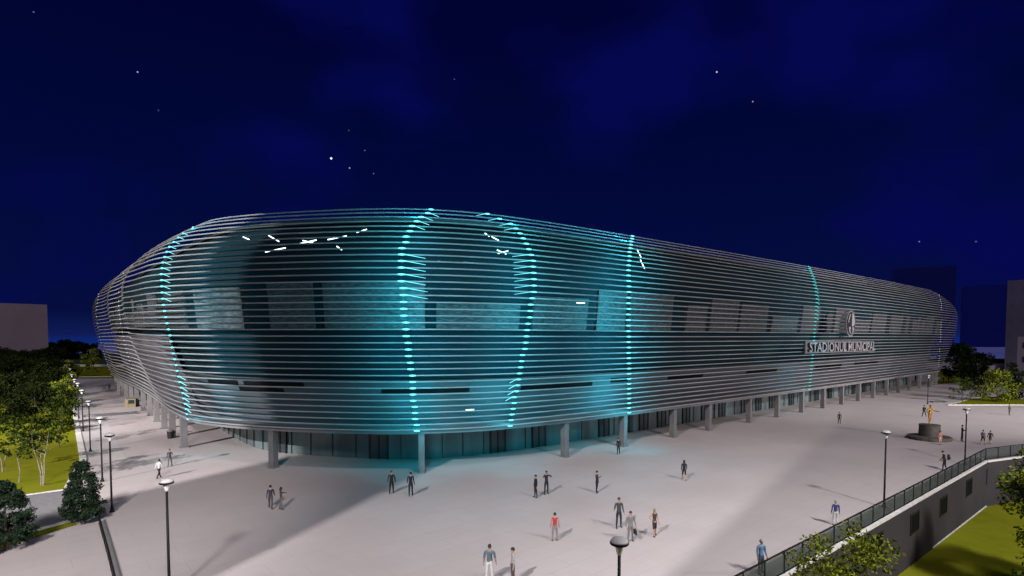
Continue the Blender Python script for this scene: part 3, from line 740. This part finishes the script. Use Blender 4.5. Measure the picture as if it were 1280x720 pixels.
person(641, 729, 46, -80, STAND, 'slim man in pale grey shirt seen from the side at bottom edge', (.34, .32, .31), (.08, .065, .07))
person(1049, 530, 15, 160, STAND, 'small dark figure alone on the right plaza before the facade', blk, blk)
person(1044, 656, 27, 175, dict(SHIRT, bulk=1.1, long=True), 'grey haired man in blue sweater and pale trousers by tree', (.035, .045, .16), (.52, .52, .50), hair='hair_grey')
person(951, 717, 44, 20, dict(SUIT, bulk=1.12, waist=1.0), 'man in light blue shirt and jeans at the lower end of the railing', (.10, .20, .30), (.045, .06, .10), hair='hair_grey')
pbp = person(1180.5, 588, 25, -130, LEAN, 'person in black with a backpack by the right railing', blk, blk)
person(1155, 521, 15, 170, WALK, 'person in black walking behind the golden statue', blk, blk)
person(1175, 556, 17, 10, SHIRT, 'person in pink red top standing against the statue plinth', (.50, .12, .12), (.55, .36, .30), sleeve='skin', calf='skin')
person(1202.5, 552, 21, 60, PHONE, 'person in black next to the lamp beyond the railing', blk, blk)
person(1228.5, 556, 19, 120, WALK2, 'walker in grey top and dark shorts at far right, of a pair', (.16, .14, .15), blk, calf='skin')
person(1237.5, 555, 17, 130, WALK, 'walker in black top with bare legs at far right, of a pair', blk, (.05, .04, .04), calf='skin')
person(1261.5, 519, 13, 20, SUIT, 'dark olive clad figure standing before the grass island', (.035, .035, .02), (.03, .03, .02))
person(1179, 479, 8.5, 20, STAND, 'tiny dark figure under the big round tree, left of a pair', blk, blk)
person(1185.5, 478, 8.5, 200, STAND, 'tiny dark figure under the big round tree, right of a pair', blk, blk)
person(137, 488, 9, 190, STAND, 'tiny dark figure far down the left path near the columns', blk, blk)
person(130.5, 489, 9, 100, WALK, 'tiny grey clad walker far down the left path', (.2, .19, .2), gry)
# bag and backpack
def near(o, dx, dz, dy=0.0):
    m = Matrix.Rotation(o.rotation_euler.z, 3, 'Z'); v = m @ Vector((dx, dy, 0)); return (o.location.x+v.x, o.location.y+v.y, o.location.z+dz)
bg = empty('handbag', near(pbag, .27, .42, -.06), pbag.rotation_euler.z, label='black bag hanging from the hand of the grey suited man', cat='bag')
MB().box((0, 0, .14), (.10, .36, .28)).build('body', M['shoe'], bg, bevel=.03)
MB().tube([(0, -.1, .28), (0, -.08, .38), (0, .08, .38), (0, .1, .28)], .012, 6).build('handle', M['shoe'], bg)
bp_ = empty('backpack', near(pbp, 0, 1.02, .20), pbp.rotation_euler.z, label='black backpack on the person by the right railing', cat='backpack')
MB().box((0, .06, .22), (.32, .2, .46)).build('body', cloth((.016, .015, .017)), bp_, bevel=.05)
MB().box((0, .18, .14), (.24, .07, .22)).build('pocket', cloth((.022, .02, .022)), bp_, bevel=.025)

# statue on its plinth
sp_ = at(1161.5, 549)
st = empty('statue', (*sp_, 0), label='golden statue of a figure on a dark round stone plinth', cat='statue')
m = MB(); m.lathe([(2.15, 0), (2.2, .06), (2.2, .34), (2.12, .40), (.8, .42)], 40); m.build('base', M['stone'], st)
m = MB(); m.lathe([(1.12, .42), (1.09, .5), (1.04, 1.62), (1.08, 1.66), (1.08, 1.76), (.3, 1.79)], 32); m.build('plinth', M['stone'], st)
fg = person(100, 600, None, 15, dict(armL=(-10, 35, 60, 40), armR=(30, 45, 50, 0), legL=(6, 2, 6), legR=(-6, 4, 7), bulk=1.2, lean=2), None, blk, blk, figure_mat=M['gold'], scale=1.3, name='figure')
fg.parent = st; fg.location = (0, 0, 1.775); fg.rotation_euler = (0, 0, R(20))

# ------------------------------------------------------------------ vegetation
def leaf_cloud(mb, centres, per, size, squash=1.0, flat=.0):
    V = []; Fc = []
    for (c, r) in centres:
        n = max(4, int(per*r*r))
        d = rng.normal(size=(n, 3)); d /= np.linalg.norm(d, axis=1)[:, None]
        rad = r*rng.random(n)**.45
        p = np.array(c)+d*rad[:, None]*np.array([1, 1, squash])
        a = rng.normal(size=(n, 3))+d*.5; a /= np.linalg.norm(a, axis=1)[:, None]
        b = np.cross(a, rng.normal(size=(n, 3))); b /= np.linalg.norm(b, axis=1)[:, None]
        s = size*(.6+.8*rng.random(n))[:, None]
        k = len(V)*0
        q = np.stack([p-a*s, p-b*s*.55, p+a*s, p+b*s*.55], 1).reshape(-1, 3)
        V.append(q)
    V = np.concatenate(V); n = len(V)//4
    mb.v = V.tolist(); mb.f = np.arange(4*n).reshape(-1, 4).tolist(); mb.m = [0]*n
def tree(x, y, z, h, cw, label, leafm, barkm, per=160, size=.16, crown0=.35, stems=1, nclump=22, group=None, cat='tree', name='broadleaf_tree', tr=.11):
    root = empty(name, (x, y, z), random.random()*6, label=label, cat=cat, group=group)
    tk = MB(); cl = []
    c0 = h*crown0
    for s in range(stems):
        a0 = 2*math.pi*s/stems+random.random(); sp = 0 if stems == 1 else .12*h
        top = Vector((math.cos(a0)*sp, math.sin(a0)*sp, h*.78))
        pts = [Vector((math.cos(a0)*.08*(stems > 1), math.sin(a0)*.08*(stems > 1), 0))]
        for q in range(1, 5):
            w = q/4; pts.append(Vector((top.x*w+random.uniform(-.05, .05)*h*.3, top.y*w+random.uniform(-.05, .05)*h*.3, top.z*w)))
        tk.tube(pts, [tr, tr*.8, tr*.6, tr*.42, tr*.2], 7)
        for q in range(6 if stems == 1 else 3):
            w = random.uniform(.4, .9); base = pts[0].lerp(pts[-1], w); base = pts[min(3, int(w*4))].lerp(pts[min(4, int(w*4)+1)], w*4-int(w*4))
            aa = random.random()*6.3; ln = cw*.4*random.uniform(.6, 1.1)
            e = base+Vector((math.cos(aa)*ln, math.sin(aa)*ln, ln*.6))
            tk.tube([base, base.lerp(e, .5)+Vector((0, 0, -.05)), e], [tr*.35, tr*.22, tr*.08], 5); cl.append((e, cw*random.uniform(.13, .2)))
    tk.build('trunk', barkm, root)
    for q in range(nclump):
        w = (q+.5)/nclump; zz = c0+(h-c0)*random.random()
        f = (zz-c0)/(h-c0); prof = math.sin(math.pi*min(1, max(.08, .18+.78*f)))**.7
        rr = cw/2*prof*math.sqrt(random.random())*1.0; aa = random.random()*6.3
        cl.append((Vector((rr*math.cos(aa), rr*math.sin(aa), zz)), cw*random.uniform(.10, .19)))
    mb = MB(); leaf_cloud(mb, cl, per, size, .75); mb.build('crown', leafm, root)
    return root
def conifer(x, y, h, w, label):
    root = empty('conifer_shrub', (x, y, 0), 0, label=label, cat='shrub', group='bushy conifers at lower left')
    MB().tube([(0, 0, 0), (0, 0, h*.9)], [.1, .03], 7).build('trunk', M['bark'], root)
    cl = []
    for q in range(150):
        zz = .12*h+.85*h*random.random()**1.15; f = zz/h
        rr = w/2*min(1, (1-f)*1.75+.06)**.8*random.uniform(.55, 1.0)*(.82+.3*noise.noise(Vector((zz*1.3, q, 0)))); aa = random.random()*6.3
        cl.append((Vector((rr*math.cos(aa), rr*math.sin(aa), zz)), random.uniform(.18, .33)))
    mb = MB(); leaf_cloud(mb, cl, 1100, .07, .9); mb.build('crown', M['conifer'], root)
conifer(*at(104, 653), 3.95, 2.5, 'bushy dark conifer beside the lower left lamp post and glass railing')
conifer(*at(8, 688), 4.0, 2.9, 'bushy dark conifer cut by the left edge of picture')

G = 'trees on the left lawn'
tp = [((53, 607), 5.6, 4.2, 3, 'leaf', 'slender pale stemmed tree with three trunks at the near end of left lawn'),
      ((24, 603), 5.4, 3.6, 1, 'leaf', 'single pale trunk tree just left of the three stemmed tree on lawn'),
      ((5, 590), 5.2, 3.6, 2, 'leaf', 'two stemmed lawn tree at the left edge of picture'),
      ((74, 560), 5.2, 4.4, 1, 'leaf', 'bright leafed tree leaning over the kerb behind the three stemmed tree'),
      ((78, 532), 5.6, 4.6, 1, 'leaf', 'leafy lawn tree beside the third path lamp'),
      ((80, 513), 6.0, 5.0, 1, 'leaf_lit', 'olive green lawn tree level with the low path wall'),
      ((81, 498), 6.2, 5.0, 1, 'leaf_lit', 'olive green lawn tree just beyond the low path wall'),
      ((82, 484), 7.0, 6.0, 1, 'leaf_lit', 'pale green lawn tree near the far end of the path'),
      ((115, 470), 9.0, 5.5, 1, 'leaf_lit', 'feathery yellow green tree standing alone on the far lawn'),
      ((45, 545), 6.6, 6.0, 1, 'leaf_shade', 'dark wide tree in the shade behind the three stemmed tree'),
      ((18, 530), 6.8, 6.5, 1, 'leaf_shade', 'dark wide tree at left edge behind the front lawn trees'),
      ((55, 510), 7.5, 7.5, 1, 'leaf_shade', 'dark spreading tree in the middle of the left grove'),
      ((20, 497), 8.0, 8.5, 1, 'leaf_shade', 'dark spreading tree at left edge in middle of grove'),
      ((62, 488), 8.0, 9.0, 1, 'leaf_shade', 'dark broad tree deeper in the grove near the path end'),
      ((25, 478), 8.5, 11.0, 1, 'leaf_shade', 'dark broad tree deep in the grove below the mauve building'),
      ((60, 468), 9.0, 12.0, 1, 'leaf_shade', 'farthest dark tree of the left grove below the road line'),
      ((2, 470), 9.0, 12.0, 1, 'leaf_shade', 'dark tree at the far left edge of the grove')]
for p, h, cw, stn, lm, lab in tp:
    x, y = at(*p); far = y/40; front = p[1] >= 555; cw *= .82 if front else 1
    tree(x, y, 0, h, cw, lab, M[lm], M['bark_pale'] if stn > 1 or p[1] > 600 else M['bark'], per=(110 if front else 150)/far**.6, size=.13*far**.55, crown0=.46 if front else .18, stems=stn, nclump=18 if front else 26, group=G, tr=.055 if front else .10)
# far dark trees along the left horizon
for k, (px, w) in enumerate(((70, 9), (84, 11), (98, 9), (112, 8), (50, 6), (22, 6), (4, 6))):
    x, y = at(px, 449)
    tree(x, y, 0, 11 if k < 4 else 8, w*1.8 if k < 4 else 8, ['dark round tree on the horizon right of mauve building', 'widest dark tree on the horizon between building and stadium', 'dark tree on the horizon third from the mauve building', 'dark tree on the horizon nearest the stadium edge', 'small dark palm like tree before the mauve building right side', 'small dark tree before the middle of mauve building', 'small dark tree before the mauve building at picture edge'][k], M['leaf_shade'], M['bark'], per=12, size=.7, crown0=.1, nclump=20, group='far trees on the left horizon')
# right side trees
def rt(p, z, h, cw, lm, lab, **kw):
    x, y = at(*p, z); return tree(x, y, z, h, cw, lab, M[lm], M['bark'], group='trees at the right', **kw)
rt((1199, 480), 0, 10.5, 9.5, 'leaf_shade', 'big round dark tree at right end of the stadium', per=40, size=.34, crown0=.12, nclump=40)
rt((1219, 478), 0, 8.0, 9.0, 'leaf_shade', 'dark tree just right of the big round tree', per=34, size=.34, crown0=.1, nclump=30)
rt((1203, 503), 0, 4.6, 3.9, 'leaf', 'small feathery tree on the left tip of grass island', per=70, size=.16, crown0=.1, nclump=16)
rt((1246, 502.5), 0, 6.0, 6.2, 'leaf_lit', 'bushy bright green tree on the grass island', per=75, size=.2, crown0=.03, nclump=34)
rt((1263, 499), 0, 7.2, 5.6, 'leaf_shade', 'dark tree at right edge behind the island bush', per=60, size=.22, crown0=.05, nclump=28)
rt((1216, 488), 0, 2.4, 6, 'leaf_shade', 'low dark bush between the feathery tree and the island bush', per=50, size=.22, crown0=.05, nclump=16)
x, y = 14.4, 23.6
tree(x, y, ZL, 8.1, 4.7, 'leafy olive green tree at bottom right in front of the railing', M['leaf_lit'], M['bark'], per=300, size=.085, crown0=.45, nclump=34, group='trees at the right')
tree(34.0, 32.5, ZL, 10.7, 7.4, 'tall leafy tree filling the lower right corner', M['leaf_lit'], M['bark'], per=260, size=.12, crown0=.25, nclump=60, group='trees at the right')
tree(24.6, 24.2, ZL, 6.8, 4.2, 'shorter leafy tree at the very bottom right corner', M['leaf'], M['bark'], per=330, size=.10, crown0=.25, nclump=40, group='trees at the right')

# ------------------------------------------------------------------ far buildings
def building(name, x0, x1, y, h, depth, m, label, floors, bays, win=True, rz=0.0):
    cx = (x0+x1)/2; w = x1-x0
    root = empty(name, (cx, y, 0), rz, label=label, cat='building')
    MB().box((0, depth/2, h/2), (w, depth, h)).build('wall', m, root)
    pr = MB(); pr.box((0, .24, h+.35), (w, .5, .7)); pr.box((0, depth-.24, h+.35), (w, .5, .7)); pr.box((-w/2+.25, depth/2, h+.35), (.5, depth-1.0, .7)); pr.box((w/2-.25, depth/2, h+.35), (.5, depth-1.0, .7))
    pr.build('parapet', m, root)
    if win:
        n = 0
        for f in range(floors):
            for b in range(bays):
                if n >= 90: break
                z = h*(f+.55)/floors; xx = -w/2+w*(b+.5)/bays
                MB().box((xx, -.005, z), (w/bays*.34, .05, h/floors*.4)).build('window', win, root); n += 1
    return root
far_w = noisy('far_window_mauve', (.178, .136, .175), (.16, .12, .158), .1, .8)
far_wn = noisy('far_window_navy', (.0093, .0222, .245), (.0085, .0195, .215), .1, .8)
def facing(name, px0, px1, D, h, depth, m, label, floors, bays, win, turn=0.0):
    a0, a1 = math.atan((px0-640)/F), math.atan((px1-640)/F); am = (a0+a1)/2
    wd_ = 2*D*math.tan((a1-a0)/2); cx, cy = D*math.sin(am), D*math.cos(am)
    o = building(name, cx-wd_/2, cx+wd_/2, cy, h, depth, m, label, floors, bays, win, -am+turn); return o
facing('apartment_block', -60, 61, 400, 31.5, 30, M['bld_mauve'], 'wide plain mauve grey block on the left horizon', 5, 10, far_w)
facing('tower_block', 1112, 1192, 560, 71, 30, M['bld_navy'], 'tall faint navy tower rising behind the right end of stadium', 12, 5, far_wn, .03)
facing('office_block', 1199, 1300, 1800, 150, 60, M['bld_navy'], 'faint dark blue block in the gap right of the tower', 8, 6, far_wn)
facing('apartment_block', 1256, 1330, 270, 33, 18, noisy('render_grey_violet', (.36, .33, .40), (.31, .285, .35), .05, .9), 'mauve grey block at the right edge above the trees', 6, 5, noisy('far_window_violet', (.33, .30, .37), (.30, .275, .34), .05, .9))
facing('gate_house', 1271.5, 1330, 225, 12.5, 8, M['bld_pale'], 'small pale block at right edge in front of mauve block', 3, 3, M['bld_trim'])
Zb = 205.0
sh = empty('shed', ((1240-640)/F*Zb, Zb, 0), 0, label='low shed with dark flat roof behind the island bush', cat='shed')
MB().box((3, 3, 1.9), (17, 6, 3.8)).build('wall', M['bld_pale'], sh); MB().box((5, 3, 4.5), (16, 7, 1.3)).build('roof', M['slot'], sh)
strip('low_wall', [(-230, 268), (-120, 262)], .5, 0, 1.0, M['kerb'], label='long pale wall along the road on the left horizon', cat='wall')

# ------------------------------------------------------------------ sky, light, camera
w = bpy.data.worlds.new('World'); SC.world = w; w.use_nodes = True; nt = w.node_tree
bgn = nt.nodes['Background']; bgn.inputs['Strength'].default_value = 1.0
tc = nt.nodes.new('ShaderNodeTexCoord'); sep = nt.nodes.new('ShaderNodeSeparateXYZ'); nt.links.new(tc.outputs['Generated'], sep.inputs[0])
rampn = nt.nodes.new('ShaderNodeValToRGB'); nt.links.new(sep.outputs['Z'], rampn.inputs[0])
cr = rampn.color_ramp; cr.elements[0].position = 0.0; cr.elements[0].color = (.004, .022, .17, 1)
cr.elements[1].position = 1.0; cr.elements[1].color = (.0004, .0004, .020, 1)
for pos, c in ((.012, (.005, .011, .085, 1)), (.045, (.0015, .0045, .048, 1)), (.2, (.0005, .0032, .042, 1)), (.45, (.0003, .0013, .031, 1))):
    e = cr.elements.new(pos); e.color = c
nz = nt.nodes.new('ShaderNodeTexNoise'); nz.inputs['Scale'].default_value = 3.2; nz.inputs['Detail'].default_value = 3; nz.inputs['Roughness'].default_value = .45
mpn = nt.nodes.new('ShaderNodeMapping'); mpn.inputs['Scale'].default_value = (1, 1, 1.7); mpn.inputs['Location'].default_value = (2.3, .4, .7)
nt.links.new(tc.outputs['Generated'], mpn.inputs[0]); nt.links.new(mpn.outputs[0], nz.inputs['Vector'])
mr = nt.nodes.new('ShaderNodeMapRange'); mr.interpolation_type = 'SMOOTHSTEP'; mr.inputs[1].default_value = .44; mr.inputs[2].default_value = .66; mr.inputs[3].default_value = 0; mr.inputs[4].default_value = .95
nt.links.new(nz.outputs[0], mr.inputs[0])
cm = nt.nodes.new('ShaderNodeMix'); cm.data_type = 'RGBA'; cm.inputs['B'].default_value = (.0016, .0024, .075, 1)
nt.links.new(mr.outputs[0], cm.inputs['Factor']); nt.links.new(rampn.outputs[0], cm.inputs['A'])
cur = cm.outputs['Result']
stars = [(172, 90, .8, .0011), (414, 198, 2.2, .0019), (437, 210, .7, .0012), (456, 188, .3, .0010), (467, 217, .35, .0010), (436, 163, .15, .0011), (896, 90, 1.0, .0014), (941, 127, .5, .0012), (1149, 302, .25, .0012), (1220, 302, .12, .0014), (198, 138, .12, .0011), (42, 15, .18, .0011), (568, 99, .12, .0012)]
nrmv = nt.nodes.new('ShaderNodeVectorMath'); nrmv.operation = 'NORMALIZE'; nt.links.new(tc.outputs['Generated'], nrmv.inputs[0])
acc = None
for (px, py, br, rad) in stars:
    a = (px-640)/F; b = (PY0-py)/F; d = Vector((a, cpi+b*spi, -spi+b*cpi)).normalized()
    ds = nt.nodes.new('ShaderNodeVectorMath'); ds.operation = 'DISTANCE'; ds.inputs[1].default_value = d; nt.links.new(nrmv.outputs[0], ds.inputs[0])
    m1 = nt.nodes.new('ShaderNodeMapRange'); m1.inputs[1].default_value = rad*.4; m1.inputs[2].default_value = rad; m1.inputs[3].default_value = br; m1.inputs[4].default_value = 0
    nt.links.new(ds.outputs['Value'], m1.inputs[0])
    if acc is None: acc = m1.outputs[0]
    else:
        ad = nt.nodes.new('ShaderNodeMath'); ad.operation = 'ADD'; nt.links.new(acc, ad.inputs[0]); nt.links.new(m1.outputs[0], ad.inputs[1]); acc = ad.outputs[0]
av = nt.nodes.new('ShaderNodeMix'); av.data_type = 'RGBA'; av.blend_type = 'ADD'; av.inputs['Factor'].default_value = 1; av.clamp_result = False
sc_ = nt.nodes.new('ShaderNodeMix'); sc_.data_type = 'RGBA'; sc_.blend_type = 'MULTIPLY'; sc_.inputs['Factor'].default_value = 1; sc_.inputs['B'].default_value = (.75, .82, 1, 1)
nt.links.new(acc, sc_.inputs['A']); nt.links.new(cur, av.inputs['A']); nt.links.new(sc_.outputs['Result'], av.inputs['B'])
nt.links.new(av.outputs['Result'], bgn.inputs['Color'])

def lightobj(name, typ, loc, toward, energy, color):
    l = bpy.data.lights.new(name, typ); l.energy = energy; l.color = color
    o = bpy.data.objects.new(name, l); COL.objects.link(o); o.location = loc
    o.rotation_euler = (Vector(toward)-Vector(loc)).to_track_quat('-Z', 'Y').to_euler(); return o
el = R(52); hd = np.array([.54, -.842])
sd = Vector((hd[0]*math.cos(el), hd[1]*math.cos(el), math.sin(el)))
sun = lightobj('moon_sun', 'SUN', tuple(sd*100), (0, 0, 0), .65, (1.0, .93, .96)); sun.data.angle = R(6)
# cyan spots added along and in front of the strips to strengthen their glow
for key, P_ in ((1, 300), (2, 620), (3, 620), (4, 950), (5, 160)):
    pts = SPILL[key]
    for k in range(1, len(pts), 4):
        p, n = pts[k]
        for off_, pw in ((-.25, P_*.62), (2.6, P_*.3), (8.0, P_*1.9), (.6, P_*.12)):
            l = bpy.data.lights.new('strip_fill', 'SPOT'); l.energy = pw; l.color = (.02, .72, .95); l.shadow_soft_size = .3; l.spot_size = R(165 if off_ < 0 else 110 if off_ > 5 else 140); l.spot_blend = 1
            o = bpy.data.objects.new('strip_fill', l); COL.objects.link(o); o.location = tuple(p+n*off_); o.rotation_euler = Vector(-n if off_ != .6 else n+np.array([0, 0, -.6])).to_track_quat('-Z', 'Y').to_euler()
# unseen floodlights; baffles added out of view cut straight beam edges on the paving
def line_int(p, d, q, e):
    A_ = np.array([[d[0], -e[0]], [d[1], -e[1]]]); t = np.linalg.solve(A_, np.array(q)-np.array(p)); return np.array(p)+np.array(d)*t[0]
a0, a1 = np.array(at(270, 720)), np.array(at(490, 610)); b0, b1 = np.array(at(850, 720)), np.array(at(1060, 530))
ap = line_int(a0, a1-a0, b0, b1-b0)
def baffles(o, pos, dirs):
    mb = MB()
    for d, sg in dirs:
        d = d/np.linalg.norm(d); th = math.atan2(d[1], d[0]); r = 3.0
        e0 = np.array([math.cos(th), math.sin(th)])*r; th2 = th+sg*R(75); e1 = np.array([math.cos(th2), math.sin(th2)])*r*1.3
        n = np.array([e1[1]-e0[1], e0[0]-e1[0]]); n = n/np.linalg.norm(n)*.05
        mb.prism([tuple(e0), tuple(e1), tuple(e1+n), tuple(e0+n)], -3.2, .8)
        mb.tube([(e0[0]*.2, e0[1]*.2, .9), (e1[0], e1[1], .9)], .06, 6)
    mb.tube([(0, 0, 1.0), (0, 0, .5)], .25, 10)
    return mb
H1 = 46.0
fl1 = lightobj('unseen_floodlight', 'SPOT', (*ap, H1), (5, 27, 0), 265000, (1.0, .935, .945))
fl1.data.spot_size = R(56); fl1.data.spot_blend = .9; fl1.data.shadow_soft_size = .03
baffles(None, ap, [(a1-a0, 1), (b1-b0, -1)]).build('added_baffle', M['black_metal']).location = (*ap, H1)
c0, c1 = np.array(at(205, 610)), np.array(at(290, 590)); cd = (c1-c0)/np.linalg.norm(c1-c0)
p2 = c0-cd*85; H2 = 42.0
fl2 = lightobj('unseen_floodlight', 'SPOT', (*p2, H2), (-50, 85, 0), 760000, (1.0, .93, .93))
fl2.data.spot_size = R(100); fl2.data.spot_blend = .3; fl2.data.shadow_soft_size = .03
baffles(None, p2, [(cd, -1)]).build('added_baffle', M['black_metal']).location = (*p2, H2)
def fill_flood(pos, aim, half, power):  # unseen fill spots added to brighten parts of the plaza and facade
    o = lightobj('unseen_floodlight', 'SPOT', pos, aim, power, (1.0, .94, .94)); o.data.spot_size = R(2*half); o.data.spot_blend = 1; o.data.shadow_soft_size = 2.5
fill_flood((75, 25, 30), (-20, 11, 0), 20, 110000)
fill_flood((40, -5, 45), (38, 22, 0), 40, 230000)
fill_flood((-12, -12, 30), (-27, 34, 0), 18, 175000)
fill_flood((-64, 22, 48), (-66, 98, 0), 26, 420000)
fill_flood((5, -12, 45), (15, 25, 0), 20, 50000)
fill_flood((118, 24, 38), (82, 108, 10), 36, 300000)
fill_flood((125, 20, 15), (88, 122, 15), 32, 260000)
fill_flood((112, 18, 40), (72, 86, 0), 22, 260000)
fill_flood((85, 2, 14), (36, 82, 17), 25, 190000)
for o in list(COL.objects):
    if o.name.startswith('added_baffle'):
        tag(o, 'unseen black baffle plates added to shape a light beam', 'unseen_floodlight', 'added light baffles')

cam = bpy.data.cameras.new('Camera'); co_ = bpy.data.objects.new('Camera', cam); COL.objects.link(co_)
cam.sensor_width = 36; cam.lens = F/1280*36; cam.shift_y = (PY0-360)/1280; cam.clip_end = 9000; cam.clip_start = .1
co_.location = (0, 0, CH); co_.rotation_euler = (R(90)-PITCH, 0, 0); SC.camera = co_
vs_ = SC.view_settings; vs_.view_transform = 'Standard'; vs_.look = 'None'; vs_.exposure = 0; vs_.gamma = 1
SC.cycles.use_denoising = True; SC.cycles.max_bounces = 6; SC.cycles.diffuse_bounces = 3; SC.cycles.glossy_bounces = 2; SC.cycles.transparent_max_bounces = 12
SC.cycles.sample_clamp_indirect = 4; SC.cycles.caustics_reflective = False; SC.cycles.caustics_refractive = False
